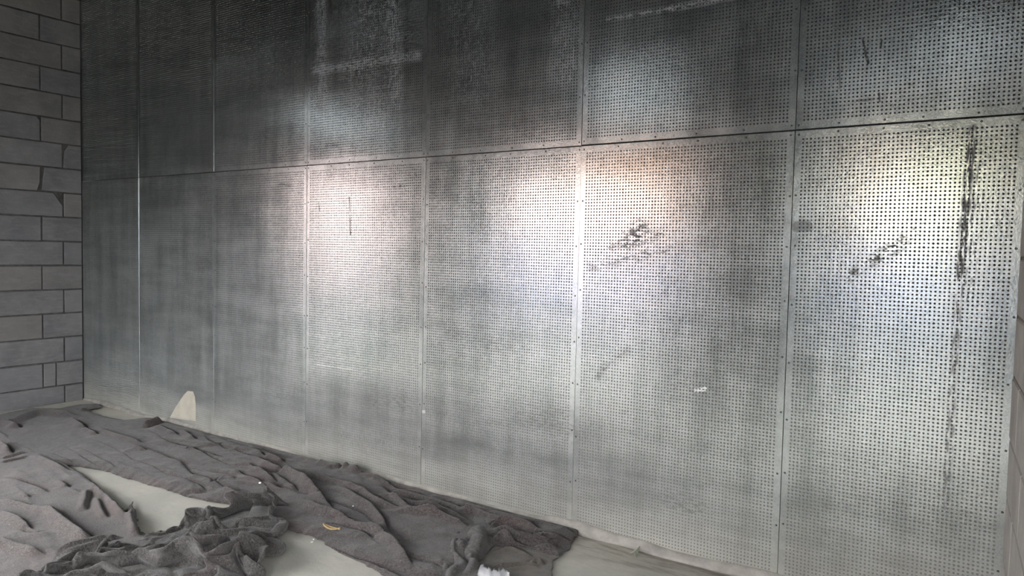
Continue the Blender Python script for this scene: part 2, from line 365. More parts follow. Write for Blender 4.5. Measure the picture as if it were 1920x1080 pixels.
# ------------------------------------------------------------------ perforated galvanised panels
PW, PH, PIT, T = 1.2, 2.283, .0180, .010
def panel_mesh(name, w, h, ml=.026, mr=.026, mb=.034, mt=.034):
    nx = int((w-ml-mr)/PIT+1e-6); nz = int((h-mb-mt)/PIT+1e-6)
    ml = (w-nx*PIT)/2 if abs(ml-mr) < 1e-6 else ml
    mb = (h-nz*PIT)/2
    y0 = -T
    # lattice: corners, mid-edge points and hole rings
    ci = np.arange(nx*2+1)*PIT/2+ml; cj = np.arange(nz*2+1)*PIT/2+mb
    GX, GZ = np.meshgrid(ci, cj)                                  # (2nz+1, 2nx+1)
    L = np.stack([GX, np.full_like(GX, y0), GZ], -1).reshape(-1, 3)
    row = 2*nx+1
    I, K = np.meshgrid(np.arange(nx), np.arange(nz)); I = I.ravel(); K = K.ravel(); nc = len(I)
    offs = [(0, 0), (1, 0), (2, 0), (2, 1), (2, 2), (1, 2), (0, 2), (0, 1)]
    outer = np.stack([(2*K+b)*row+(2*I+a) for a, b in offs], 1)   # (nc, 8)
    cx = ml+(I+.5)*PIT; cz = mb+(K+.5)*PIT
    an = np.radians([225, 270, 315, 0, 45, 90, 135, 180])
    JR = np.clip(rng.normal(1, .07, (nc, 1)), .82, 1.16)
    def ring(r, d):
        jx = rng.normal(0, .0002, (nc, 1)); jz = rng.normal(0, .0002, (nc, 1))
        return np.stack([cx[:, None]+jx+r*np.cos(an), np.full((nc, 8), y0+d), cz[:, None]+jz+r*np.sin(an)], -1).reshape(-1, 3)
    base = len(L); A = ring(.0049*JR, 0.0); B = ring(.0042*JR, .0014)
    ia = base+np.arange(nc*8).reshape(nc, 8); ib = ia+nc*8
    def quads(p, q): return np.stack([p, np.roll(p, -1, 1), np.roll(q, -1, 1), q], -1).reshape(-1, 4)
    Q = np.concatenate([quads(outer, ia), quads(ia, ib)])
    V = np.concatenate([L, A, B]); nv = len(V)
    # border strips and returned edges
    x1, z1 = ml+nx*PIT, mb+nz*PIT
    def P(x, z, y=y0): return [x, y, z]
    e = .0015
    B4 = [P(e, e), P(w-e, e), P(w-e, h-e), P(e, h-e), P(ml, mb), P(x1, mb), P(x1, z1), P(ml, z1),
          P(0, 0, y0+.0012), P(w, 0, y0+.0012), P(w, h, y0+.0012), P(0, h, y0+.0012), P(0, 0, 0), P(w, 0, 0), P(w, h, 0), P(0, h, 0)]
    o = nv; V = np.concatenate([V, np.array(B4)])
    EQ = []
    for a in range(4):
        b = (a+1) % 4
        EQ += [[o+a, o+b, o+4+b, o+4+a], [o+8+a, o+8+b, o+b, o+a], [o+12+a, o+12+b, o+8+b, o+8+a]]
    Q = np.concatenate([Q, np.array(EQ)])
    nq = len(Q)
    me = bpy.data.meshes.new(name)
    nl = nq*4+nc*8
    me.vertices.add(len(V)); me.vertices.foreach_set('co', V.ravel().astype(np.float32))
    me.loops.add(nl); me.loops.foreach_set('vertex_index', np.concatenate([Q.ravel(), ib.ravel()]).astype(np.int32))
    me.polygons.add(nq+nc)
    me.polygons.foreach_set('loop_start', np.concatenate([np.arange(nq)*4, nq*4+np.arange(nc)*8]).astype(np.int32))
    me.polygons.foreach_set('material_index', np.concatenate([np.zeros(nq), np.ones(nc)]).astype(np.int32))
    me.polygons.foreach_set('use_smooth', np.zeros(nq+nc, dtype=bool))
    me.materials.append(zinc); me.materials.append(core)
    me.update(calc_edges=True); me.validate()
    return me
G = .0018
seams = [(k+0.91)*PW for k in range(6)]                           # vertical seams
edges = [0.004]+seams+[8.034]
full = panel_mesh('panel', PW-G, PH); first = panel_mesh('panel_first', edges[1]-edges[0]-G, PH); last = panel_mesh('panel_last', edges[7]-edges[6]-G, PH)
bm = bmesh.new(); bmesh.ops.create_cone(bm, cap_ends=True, segments=8, radius1=.0055, radius2=.003, depth=.003)
bmesh.ops.rotate(bm, verts=bm.verts[:], cent=(0, 0, 0), matrix=Matrix.Rotation(math.pi/2, 3, 'X'))
screw_me = bpy.data.meshes.new('screw'); bm.to_mesh(screw_me); bm.free(); screw_me.materials.append(screw_mat)
tilts = {}
for r in range(2):
    for k in range(7):
        w = edges[k+1]-edges[k]-G
        me = first if k == 0 else last if k == 6 else full
        p = link('panel', me, None, wall_back)
        p.location = (edges[k]+G/2, 0.012-.001, .003+r*(PH+.0055)+(random.uniform(-.002, .002) if r else 0))
        # each sheet sits a touch out of true
        p.rotation_euler = (random.uniform(-.002, .002)+(0.004 if r else 0), 0, random.uniform(-.0011, .0011))
        for s in range(9):
            zz = .02+(PH-.04)*s/8+random.uniform(-.02, .02)*(0 < s < 8)
            for xx in (.016, w-.016):
                q = link('screw', screw_me, None, p); q.location = (xx+random.uniform(-.004, .004), -T-.0013, zz)
        for s in range(1, 5):
            for zz in (.016, PH-.016):
                q = link('screw', screw_me, None, p); q.location = (w*s/5+random.uniform(-.03, .03), -T-.0013, zz)

# mortar fillet along the foot of the metal wall
def strip(name, mat, x0, x1, hfun, dfun, n, kind):
    V, F = [], []
    for i in range(n+1):
        x = x0+(x1-x0)*i/n; h = hfun(x); d = dfun(x)
        V += [(x, 0.0, 0.0), (x, -d-.004, 0.0), (x, -d*.8-.004, h*.35), (x, -d*.35-.004, h*.8), (x, -.002, h), (x, .0, h)]
    for i in range(n):
        for j in range(5): F.append((i*6+j, (i+1)*6+j, (i+1)*6+j+1, i*6+j+1))
    o = link(name, np_mesh(name, V, F, True), mat); o['kind'] = kind; return o
_ph = rng.uniform(0, 6.28, 12)
def wob(x, a, k0=1): return sum(a/(i+1)*math.sin(x*(2.3*(i+k0))+_ph[i]) for i in range(8))
strip('baseboard_back', fillet, .02, 8.02, lambda x: (.030 if x < 5.7 else .045)+wob(x, .008, 2), lambda x: .022+wob(x, .010)+.018*(x > 5.6), 400, 'structure')
strip_l = []
# plaster smear trowelled over the second panel
px = [(318, 783), (330, 762), (345, 740), (352, 733), (362, 734), (366, 745), (367, 760), (367, 790), (340, 786)]
def flat_patch(name, pts, mat, y, th, parent=None):
    P = [onwall(*p) for p in pts]; n = len(P); c = sum(P)/n
    V = [(p[0], y, p[2]) for p in P]+[(c[0]+(p[0]-c[0])*.9, y-th, c[2]+(p[2]-c[2])*.9) for p in P]
    F = [tuple(range(n, 2*n))]+[(i, (i+1) % n, n+(i+1) % n, n+i) for i in range(n)]
    return link(name, np_mesh(name, V, F), mat, parent)
sm = flat_patch('plaster_smear', px, plaster, -.0005, .003, wall_back); sm['label'] = 'cream plaster smear on the metal near the left end'

# panes added to the transoms, tinted to dim the light through them
def pane(x0, x1, z0, z1, t):
    n = N('dimming_glass'); g = n.t.nodes.new('ShaderNodeBsdfTransparent'); g.inputs[0].default_value = (t, t*1.01, t*1.02, 1)
    gl = n.t.nodes.new('ShaderNodeBsdfGlossy'); gl.inputs['Roughness'].default_value = .05
    mx = n.t.nodes.new('ShaderNodeMixShader'); mx.inputs[0].default_value = .05
    n.t.links.new(g.outputs[0], mx.inputs[1]); n.t.links.new(gl.outputs[0], mx.inputs[2]); n.t.links.new(mx.outputs[0], n.out.inputs[0])
    return n.m
for i, (x0, x1, z0, z1, t) in enumerate([(3.4, 4.5, 3.3, 3.85, .50), (6.3, 7.0, 3.25, 3.8, .32), (7.25, 7.9, 3.5, 3.9, .52)]):
    box('window_%d' % (i+1), x0, x1, FY-.11, FY-.10, z0, z1, pane(x0, x1, z0, z1, t), kind='structure')
box('window_4', -.12, -.11, FY, -2.95, 3.3, 3.6, pane(0, 0, 0, 0, .6), kind='structure')

# ------------------------------------------------------------------ world outside the openings
def facade(name, x0, x1, y, z1, mat, winmat, label, nx, nz):
    root = bpy.data.objects.new(name, None); COL.objects.link(root); root.location = ((x0+x1)/2, y, -.21)
    tag(root, label, 'building')
    b = link('wall', box_me('wall', x0-(x0+x1)/2, x1-(x0+x1)/2, -6, 0, 0, z1), mat, root)
    w = (x1-x0)/nx
    for i in range(nx):
        for k in range(nz):
            cx = x0-(x0+x1)/2+w*(i+.5); cz = 1.2+k*3.2+.9
            f = link('window', box_me('window', cx-.7, cx+.7, -.02, .06, cz-.8, cz+.8, .02), winmat, root)
    return root
pink = mat_simple('salmon_render', (.78, .43, .28), (.82, .49, .34), 1)
white = mat_simple('white_render', (.78, .67, .57), (.83, .73, .63), 1)
rose = mat_simple('rose_render', (.79, .58, .55), (.82, .63, .60), 1)
cream = mat_simple('cream_render', (.74, .73, .42), (.80, .79, .52), 1)
glassd = N('window_glass').fin((.25, .28, .30), .15, 0, None, .5)
blue = mat_simple('blue_sheet', (.07, .28, .76), (.10, .33, .80), 2, .5)
facade('town_building', -30, -12, -22, 7, rose, white, 'long rose building across the street', 6, 1)
facade('town_building', -8, -2.6, -24, 5.2, pink, white, 'low salmon building with pale shutters across the street', 2, 1)
facade('town_building', -2.5, 1.6, -24.5, 5.6, white, pink, 'white building with salmon shutters across the street', 2, 1)
facade('town_building', 1.8, 3.6, -24, 5.0, pink, white, 'narrow salmon building with pale shutters across the street', 1, 1)
facade('town_building', 4.6, 7.5, -28, 6, cream, white, 'narrow yellow green building across the street', 2, 1)
def hoarding(x0, x1, y, label):
    root = bpy.data.objects.new('site_hoarding', None); COL.objects.link(root); root.location = (x0, y, -.21); tag(root, label, 'fence')
    n = int((x1-x0)/1.0)
    for i in range(n):
        link('fence_sheet', box_me('fence_sheet', i, i+.98, -.03, .03, 1.0, 1.68), blue, root)
        link('post', box_me('post', i+.97, i+1.01, -.05, .05, 0, 1.8), white, root)
hoarding(-10, 8.5, -14, 'blue sheet fence across the street')

# ------------------------------------------------------------------ cloth
def poly_sd(P, X, Y):
    """signed distance (negative inside) and nearest boundary point"""
    best = np.full(X.shape, 1e9); bx = np.zeros_like(X); by = np.zeros_like(X); ins = np.zeros(X.shape, bool)
    n = len(P)
    for i in range(n):
        ax, ay = P[i]; cx, cy = P[(i+1) % n]; dx, dy = cx-ax, cy-ay; L = dx*dx+dy*dy+1e-12
        t = np.clip(((X-ax)*dx+(Y-ay)*dy)/L, 0, 1); qx, qy = ax+t*dx, ay+t*dy
        d = (X-qx)**2+(Y-qy)**2; m = d < best; best[m] = d[m]; bx[m] = qx[m]; by[m] = qy[m]
        c = ((ay > Y) != (cy > Y)); xi = ax+(Y-ay)*dx/(dy if abs(dy) > 1e-12 else 1e-12)
        ins ^= c & (X < xi)
    d = np.sqrt(best); return np.where(ins, -d, d), bx, by
def vnoise(X, Y, seed):
    """smooth value noise on a lattice"""
    g = np.random.default_rng(seed).random((64, 64)); xi = np.floor(X).astype(int); yi = np.floor(Y).astype(int); fx, fy = X-xi, Y-yi
    fx = fx*fx*(3-2*fx); fy = fy*fy*(3-2*fy)
    a = g[xi % 64, yi % 64]; b = g[(xi+1) % 64, yi % 64]; c = g[xi % 64, (yi+1) % 64]; d = g[(xi+1) % 64, (yi+1) % 64]
    return (a*(1-fx)+b*fx)*(1-fy)+(c*(1-fx)+d*fx)*fy
def fbm(X, Y, f, seed, oc=3):
    s = 0; a = 1; t = 0
    for i in range(oc): s = s+a*vnoise(X*f*2**i+i*7.3, Y*f*2**i+i*3.1, seed+i); t += a; a *= .5
    return s/t
def rough_outline(P, step=.03, amp=.006):
    out = []
    for i in range(len(P)):
        a, b = np.array(P[i]), np.array(P[(i+1) % len(P)]); L = np.linalg.norm(b-a); k = max(1, int(L/step)); nrm = np.array([-(b-a)[1], (b-a)[0]])/max(L, 1e-9)
        for j in range(k): out.append(a+(b-a)*j/k+nrm*rng.normal(0, amp)*(j > 0))
    return out
def polydist(P, X, Y):
    """distance to polyline, signed side, and parameter 0..1"""
    best = np.full(X.shape, 1e9); side = np.zeros_like(X); par = np.zeros_like(X)
    Ls = [np.hypot(P[i+1][0]-P[i][0], P[i+1][1]-P[i][1]) for i in range(len(P)-1)]; tot = sum(Ls); acc = 0
    for i in range(len(P)-1):
        ax, ay = P[i][:2]; dx, dy = P[i+1][0]-ax, P[i+1][1]-ay; L = dx*dx+dy*dy+1e-12
        t = np.clip(((X-ax)*dx+(Y-ay)*dy)/L, 0, 1); ex, ey = X-ax-t*dx, Y-ay-t*dy; d = ex*ex+ey*ey
        m = d < best; best[m] = d[m]; side[m] = np.sign(dx*ey-dy*ex)[m]; par[m] = (acc+t*Ls[i])[m]/tot; acc += Ls[i]
    return np.sqrt(best), side, par
def resample(pts, z=0.0, n=6):
    W_ = [at(x, y, z)[:2] for x, y in pts]; out = []
    P = [W_[0]]+list(W_)+[W_[-1]]
    for i in range(1, len(P)-2):
        for t in np.linspace(0, 1, n, endpoint=False):
            a, b, c, d = P[i-1], P[i], P[i+1], P[i+2]
            out.append(.5*((2*b)+(c-a)*t+(2*a-5*b+4*c-d)*t*t+(3*b-a-3*c+d)*t**3))
    out.append(P[-2]); return out
def add_folds(H, X, Y, folds, gd=.030, gs=.010):
    """each fold rises gently from the viewer's side and drops into a tight crease behind its ridge"""
    G = np.zeros_like(H)
    for f in folds:
        pts, h, wn, wf = f[:4]
        P = resample(pts, h*.7+.02); m = max(wn, wf)*1.6+.05
        ax = [p[0] for p in P]; ay = [p[1] for p in P]
        sel = (X > min(ax)-m) & (X < max(ax)+m) & (Y > min(ay)-m) & (Y < max(ay)+m)
        if not sel.any(): continue
        x, y = X[sel], Y[sel]
        d, s, t = polydist(P, x, y)
        near = (s < 0) if P[-1][0] > P[0][0] else (s > 0)         # the side towards the viewer
        w = np.where(near, wn*1.05, wf); q = np.clip(1-d/w, 0, 1)
        prof = np.where(near, np.sin(q*math.pi/2)**1.6, q**.7)
        e = np.clip(np.minimum(t, 1-t)/.22, 0, 1); e = e*e*(3-2*e)
        H[sel] += h*prof*(e*.9+.1*(e > 0))
        g = np.where(near, 0, np.exp(-((d-wf)/gs)**2))*e
        G[sel] = np.maximum(G[sel], g*(gd+.25*h))
    return H-G
def heights_to_cloth(name, outline, step, hfun, mat, th=.005, amp=.005, zmin=.006, uvshift=None):
    P = rough_outline([p[:2] for p in outline], .03, amp)
    P = [(max(p[0], .03), min(p[1], -.036)) for p in P]
    xs = [p[0] for p in P]; ys = [p[1] for p in P]
    gx = np.arange(min(xs)-step, max(xs)+step*1.01, step); gy = np.arange(min(ys)-step, max(ys)+step*1.01, step)
    X, Y = np.meshgrid(gx, gy)
    sdv, bx, by = poly_sd(P, X, Y); inside = sdv < 0
    H, DX, DY = hfun(X, Y, sdv)
    cell = inside[:-1, :-1] | inside[1:, :-1] | inside[:-1, 1:] | inside[1:, 1:]
    Xo = np.where(inside, X, bx); Yo = np.where(inside, Y, by)
    Zo = np.maximum(H, zmin); Xo = Xo+DX; Yo = Yo+DY
    n = X.shape[1]; j, i = np.nonzero(cell)
    F = np.stack([j*n+i, j*n+i+1, (j+1)*n+i+1, (j+1)*n+i], 1)
    used = np.unique(F); mp = -np.ones(X.size, int); mp[used] = np.arange(len(used))
    V = np.stack([Xo.ravel()[used], Yo.ravel()[used], Zo.ravel()[used]], 1)
    o = link(name, np_mesh(name, V, mp[F], True), mat)
    m = o.modifiers.new('thickness', 'SOLIDIFY'); m.thickness = th; m.offset = -1
    return o
def smax(A, B, k):
    h = np.clip(.5+.5*(A-B)/k, 0, 1); return B*(1-h)+A*h+k*h*(1-h)

# --- long felt along the metal wall
A_out = [(-70, 800), (0, 780), (60, 768), (110, 769), (150, 761), (188, 760), (192, 766), (160, 773), (205, 785), (235, 791), (270, 787), (300, 783), (320, 793), (380, 808), (400, 814),
         (460, 824), (520, 840), (573, 855), (650, 877), (690, 890), (773, 911), (865, 937), (960, 963), (1030, 983), (1088, 992), (1083, 1006), (1062, 1036), (1048, 1050),
         (1000, 1036), (930, 1030), (905, 1045), (850, 1100), (770, 1110), (715, 1083), (640, 1040), (590, 1012), (550, 1001), (500, 985), (430, 950), (380, 943), (310, 922), (250, 903), (190, 884), (135, 876),
         (90, 880), (30, 850), (-70, 800)]
A_folds = [
 ([(427, 879), (450, 888), (488, 904), (530, 917)], .030, .055, .012), ([(430, 868), (463, 874), (488, 884), (510, 901), (527, 909)], .032, .05, .012),
 ([(447, 856), (480, 863), (513, 879), (553, 896), (597, 921)], .035, .055, .012), ([(422, 844), (472, 848), (497, 861)], .022, .05, .015),
 ([(437, 826), (497, 838), (563, 855), (597, 872)], .018, .06, .015), ([(416, 913), (447, 931), (482, 947)], .030, .06, .012),
 ([(293, 797), (333, 817)], .025, .05, .02), ([(342, 808), (365, 827)], .028, .05, .015), ([(280, 829), (347, 843), (422, 863)], .014, .05, .012),
 ([(500, 857), (533, 871)], .03, .05, .02), ([(520, 878), (553, 898), (593, 926), (627, 960)], .032, .055, .012),
 ([(560, 884), (620, 903), (667, 919), (712, 944), (772, 962)], .034, .05, .012), ([(643, 918), (670, 938), (697, 953), (720, 979), (728, 1000)], .034, .05, .012),
 ([(565, 936), (592, 954), (628, 966), (667, 984), (717, 1001)], .034, .05, .012), ([(703, 933), (737, 936), (770, 959), (810, 967), (837, 976)], .032, .05, .012),
 ([(595, 869), (623, 879), (645, 876)], .03, .05, .02), ([(640, 880), (657, 876), (675, 886)], .05, .05, .03), ([(680, 889), (753, 916)], .02, .05, .012),
 ([(737, 938), (837, 958)], .024, .05, .012), ([(687, 981), (723, 1004), (753, 1034), (773, 1059)], .045, .06, .012),
 ([(603, 1009), (648, 1031), (707, 1056), (755, 1078)], .03, .06, .012), ([(780, 944), (830, 958), (880, 974)], .022, .05, .012),
 ([(780, 961), (813, 968), (847, 979), (878, 991)], .03, .04, .012), ([(887, 954), (930, 973), (980, 981), (1022, 984)], .022, .04, .012),
 ([(913, 988), (937, 978), (972, 983), (1013, 994)], .035, .035, .012), ([(918, 994), (947, 993), (980, 1008), (1030, 1011), (1060, 1009)], .035, .035, .012),
 ([(922, 1009), (947, 1004), (977, 1018), (1055, 1024)], .035, .04, .012), ([(947, 989), (997, 1001), (1080, 1011)], .025, .03, .012),
 ([(177, 803), (208, 813), (242, 824), (267, 833)], .026, .06, .015), ([(157, 804), (183, 815)], .022, .05, .015), ([(247, 838), (275, 846)], .016, .04, .012),
 ([(-10, 790), (30, 785), (58, 775), (90, 772), (147, 778)], .045, .10, .06), ([(0, 790), (25, 795), (30, 800)], .04, .08, .04), ([(130, 784), (160, 803)], .035, .07, .03),
 ([(147, 765), (165, 763), (191, 762)], .055, .06, .05), ([(262, 796), (282, 792), (302, 784)], .055, .05, .04), ([(560, 860), (640, 880), (700, 897), (780, 915)], .014, .05, .02),
 ([(130, 874), (220, 896), (310, 924)], .012, .05, .02), ([(432, 940), (452, 938), (470, 950)], .035, .04, .02), ([(400, 910), (420, 900), (440, 905)], .012, .04, .02),
 ([(420, 836), (380, 840), (350, 848)], .018, .05, .02), ([(700, 915), (760, 925), (850, 950), (930, 965)], .014, .05, .015), ([(540, 845), (620, 866)], .014, .04, .015),
 ([(560, 905), (590, 925), (610, 945)], .02, .04, .012), ([(500, 890), (530, 905), (560, 925)], .02, .04, .012), ([(600, 985), (650, 995), (700, 1015)], .014, .06, .02)]
def h_A(X, Y, sdv):
    H = np.full(X.shape, .030)
    wx = X+.10*fbm(X, Y, 3, 5); wy = Y+.05*fbm(X, Y, 4, 9)
    rid = 1-np.abs(2*fbm(wx*.7+wy*.35, wy*1.6-wx*.3, 3.2, 21, 3)-1)
    H += .014*np.clip(rid-.72, 0, 1)/.28*(.25+.75*np.clip((X-1.6)/1.5, 0, 1))+.008*fbm(X, Y, 4, 31)
    # many long creases that run with the strip
    ac = Y+.22*(fbm(X, Y, .9, 61, 2)-.5)+.05*(fbm(X, Y, 3, 63, 2)-.5)
    r2 = np.abs(2*vnoise(X*1.1+ac*1.5, ac*9.5, 71)-1); msk = np.clip((X-1.7)/1.2, 0, 1)*np.clip(.35+1.3*fbm(X, Y, 2.2, 73, 2)-.35, 0, 1)
    H += msk*(.016*np.minimum(r2/.5, 1)**.6-.024*np.exp(-(r2/.07)**2))
    H = add_folds(H, X, Y, A_folds)
    H += .004*(fbm(X, Y, 22, 41, 2)-.5)
    edge = np.clip(-sdv/.08, 0, 1); H = .006+(H-.006)*(.25+.75*edge**.7)
    z = np.zeros_like(X); return H, z, z
felt_a = heights_to_cloth('felt_blanket', [at(*p) for p in A_out], .0075, h_A, felt_mat)
tag(felt_a, 'long wrinkled grey felt blanket spread along the foot of the metal wall', 'blanket')

# --- felt in the left foreground
B_out = [(-140, 800), (-70, 775), (0, 813), (60, 848), (95, 868), (125, 878), (160, 900), (188, 924), (217, 950), (238, 972), (242, 955), (248, 947), (254, 962), (256, 985), (262, 1003), (300, 1035),
         (330, 1090), (330, 1240), (60, 1300), (-330, 1180), (-300, 900)]
B_folds = [([(77, 943), (93, 957), (117, 978), (145, 1000), (175, 1024)], .055, .06, .05), ([(0, 938), (50, 950), (90, 966)], .022, .05, .012),
 ([(-20, 958), (0, 962), (17, 967), (40, 980), (60, 995)], .03, .06, .015), ([(-30, 1008), (0, 1017), (33, 1027), (88, 1043)], .032, .08, .014),
 ([(165, 917), (158, 938), (153, 960)], .024, .035, .03), ([(178, 935), (187, 958), (197, 975)], .018, .03, .03), ([(170, 897), (188, 922), (217, 950), (241, 980)], .035, .05, .03),
 ([(110, 905), (127, 917)], .018, .04, .015), ([(0, 862), (50, 850)], .012, .04, .02), ([(0, 870), (55, 858)], .012, .03, .015), ([(247, 952), (247, 975), (254, 1000)], .05, .035, .03),
 ([(-5, 828), (6, 836), (17, 848)], .05, .04, .03), ([(60, 855), (90, 868), (130, 888)], .018, .05, .03), ([(40, 930), (55, 935)], .012, .03, .01), ([(0, 900), (60, 915), (90, 930)], .01, .06, .03),
 ([(100, 1000), (60, 1010), (20, 1000)], .01, .08, .04)]
def h_B(X, Y, sdv):
    H = np.full(X.shape, .034)
    H += .012*fbm(X, Y, 3, 131)+.008*np.clip(1-np.abs(2*fbm(X*.5+Y*.5, Y*1.4, 3.5, 77, 3)-1)-.75, 0, 1)/.25
    H = add_folds(H, X, Y, B_folds, .014, .011); H += .004*(fbm(X, Y, 20, 141, 2)-.5)
    edge = np.clip(-sdv/.04, 0, 1); H = .016+(np.maximum(H, .016)-.016)*(.3+.7*edge**.6)
    z = np.zeros_like(X); return H, z, z
felt_b = heights_to_cloth('felt_blanket', [at(*p) for p in B_out], .0085, h_B, left_felt, th=.008)
tag(felt_b, 'brownish grey felt blanket lying in the left foreground', 'blanket')

# --- stained cloth end
D_out = [(900, 1032), (930, 1012), (985, 1018), (1030, 1034), (1047, 1050), (1039, 1054), (1036, 1085), (1010, 1125), (920, 1140), (870, 1110)]
D_folds = [([(925, 1051), (970, 1051), (1015, 1052)], .02, .03, .012), ([(990, 1050), (1010, 1043), (1018, 1052)], .022, .025, .012), ([(930, 1030), (960, 1024), (1000, 1040)], .015, .04, .015), ([(940, 1065), (985, 1058), (1020, 1060)], .012, .03, .015)]
def h_D(X, Y, sdv):
    H = np.full(X.shape, .008)+.012*fbm(X, Y, 9, 231); H = add_folds(H, X, Y, D_folds, .008); H += .004*(fbm(X, Y, 25, 241, 2)-.5)
    z = np.zeros_like(X); return H, z, z
cl_d = heights_to_cloth('stained_cloth', [at(*p) for p in D_out], .010, h_D, brown_mat)
tag(cl_d, 'brown dirt-stained cloth end lying on the bare floor beside the torn white plastic', 'cloth')

# --- bunched heaps: rolls of cloth that press against each other
def tubes(H, X, Y, L, k=.006, sc=1.0):
    for n_, (pts, zt, r) in enumerate(L):
        zt = zt*sc
        P = resample(pts, zt*.8) if len(pts) > 1 else [at(*pts[0], zt*.8)[:2], at(*pts[0], zt*.8)[:2]+np.array([.01, 0])]
        d, s, t = polydist(P, X, Y)
        e = np.clip(np.minimum(t, 1-t)/.2, 0, 1) if len(pts) > 1 else np.ones_like(t)
        rr = r*(.7+.3*np.sqrt(e))*(1+.18*np.sin(t*9+n_*2.1))
        top = zt*(.80+.20*e)+.006*np.sin(t*7+n_)
        q = np.clip(1-(d/rr)**2, 0, 1)
        prof = np.where(d < rr, top-rr*1.1*(1-np.sqrt(q)), top-rr*1.1-3*(d-rr))
        H = smax(H, np.maximum(prof, 0), k)
    return H
E_out = [(82, 1090), (105, 1068), (130, 1052), (160, 1043), (182, 1018), (200, 1012), (240, 1003), (290, 985), (330, 983), (375, 992), (400, 974), (425, 955), (455, 950), (470, 940), (500, 934), (530, 945), (535, 965),
         (555, 985), (556, 1015), (545, 1050), (525, 1062), (540, 1085), (520, 1140), (330, 1200), (120, 1180)]
E_t = [([(185, 1035), (215, 1020), (260, 1002), (310, 988), (350, 988), (382, 1002)], .115, .060), ([(172, 1046), (195, 1034), (220, 1028)], .08, .04),
 ([(92, 1082), (108, 1066), (135, 1056), (185, 1044)], .06, .04), ([(118, 1090), (135, 1068), (160, 1055), (190, 1048)], .07, .045), ([(170, 1096), (180, 1070), (192, 1050)], .10, .045), ([(215, 1096), (205, 1075), (194, 1055)], .08, .04),
 ([(200, 1050), (225, 1038), (255, 1028), (270, 1020)], .08, .035), ([(240, 1060), (250, 1035), (262, 1018), (300, 1014)], .09, .04),
 ([(262, 1070), (280, 1046), (310, 1026), (345, 1016), (385, 1014)], .12, .040), ([(305, 1050), (340, 1036), (385, 1024)], .12, .035), ([(270, 1072), (300, 1066), (330, 1052), (345, 1040)], .09, .035),
 ([(325, 1055), (335, 1062), (338, 1080)], .09, .025), ([(340, 1050), (352, 1062), (358, 1078)], .09, .025), ([(300, 1062), (316, 1058), (326, 1072), (318, 1084)], .085, .028),
 ([(377, 1052), (385, 1032), (408, 1004), (427, 978), (418, 972)], .17, .045), ([(405, 1045), (425, 1020), (440, 998), (445, 985)], .16, .035),
 ([(405, 985), (425, 966), (442, 955)], .16, .040), ([(443, 954), (443, 975), (458, 995), (468, 1008)], .21, .042), ([(462, 968), (474, 980), (476, 1002)], .20, .030),
 ([(458, 962), (470, 952), (484, 942), (494, 939)], .23, .030), ([(494, 940), (498, 955), (506, 970)], .23, .028), ([(500, 938), (518, 947), (528, 960), (520, 968)], .20, .032), ([(484, 950), (488, 962), (480, 970)], .22, .022),
 ([(515, 968), (524, 975), (520, 985)], .18, .03), ([(508, 1000), (520, 992), (530, 990)], .18, .055), ([(512, 1022), (520, 1026)], .15, .045), ([(485, 1000), (492, 985), (500, 992)], .17, .03),
 ([(440, 1030), (450, 1012), (465, 1010), (472, 1025)], .17, .035), ([(452, 1040), (453, 1022)], .15, .025), ([(420, 1048), (450, 1042), (480, 1036), (510, 1048)], .12, .045), ([(412, 1062), (440, 1058), (480, 1056), (520, 1064)], .10, .04),
 ([(365, 1075), (390, 1066), (415, 1055)], .10, .03), ([(390, 1082), (430, 1072), (490, 1070), (530, 1084)], .075, .045), ([(540, 990), (551, 1002), (548, 1018)], .10, .030), ([(535, 1015), (546, 1030), (538, 1048), (524, 1054)], .09, .030),
 ([(525, 1035), (515, 1045), (530, 1058)], .08, .025), ([(200, 1090), (240, 1082), (290, 1084)], .06, .05), ([(330, 1100), (400, 1095), (480, 1100)], .06, .06), ([(225, 1064), (245, 1072), (262, 1086)], .08, .035)]
def h_E(X, Y, sdv):
    wx = X+.03*(fbm(X, Y, 8, 305)-.5); wy = Y+.03*(fbm(X, Y, 8, 315)-.5)
    H = .02+.02*np.clip(-sdv/.12, 0, 1)+0*X
    H = tubes(H, wx, wy, E_t, .003, .85)
    w2 = wx+.06*(fbm(X, Y, 5, 345)-.5)
    rid = np.abs(2*fbm(w2*1.0+wy*.6, wy*1.4-w2*.4, 7, 325, 2)-1); H = H-.005*np.exp(-(rid/.05)**2)*np.clip(-sdv/.05, 0, 1)
    H += .004*(fbm(X, Y, 18, 335, 2)-.5)
    edge = np.clip(-sdv/.025, 0, 1)**.5; H = .014+(H-.014)*edge
    gy, gx = np.gradient(H, .007, .007)
    return np.maximum(H, .012), .008*np.tanh(gx)*edge, .008*np.tanh(gy)*edge
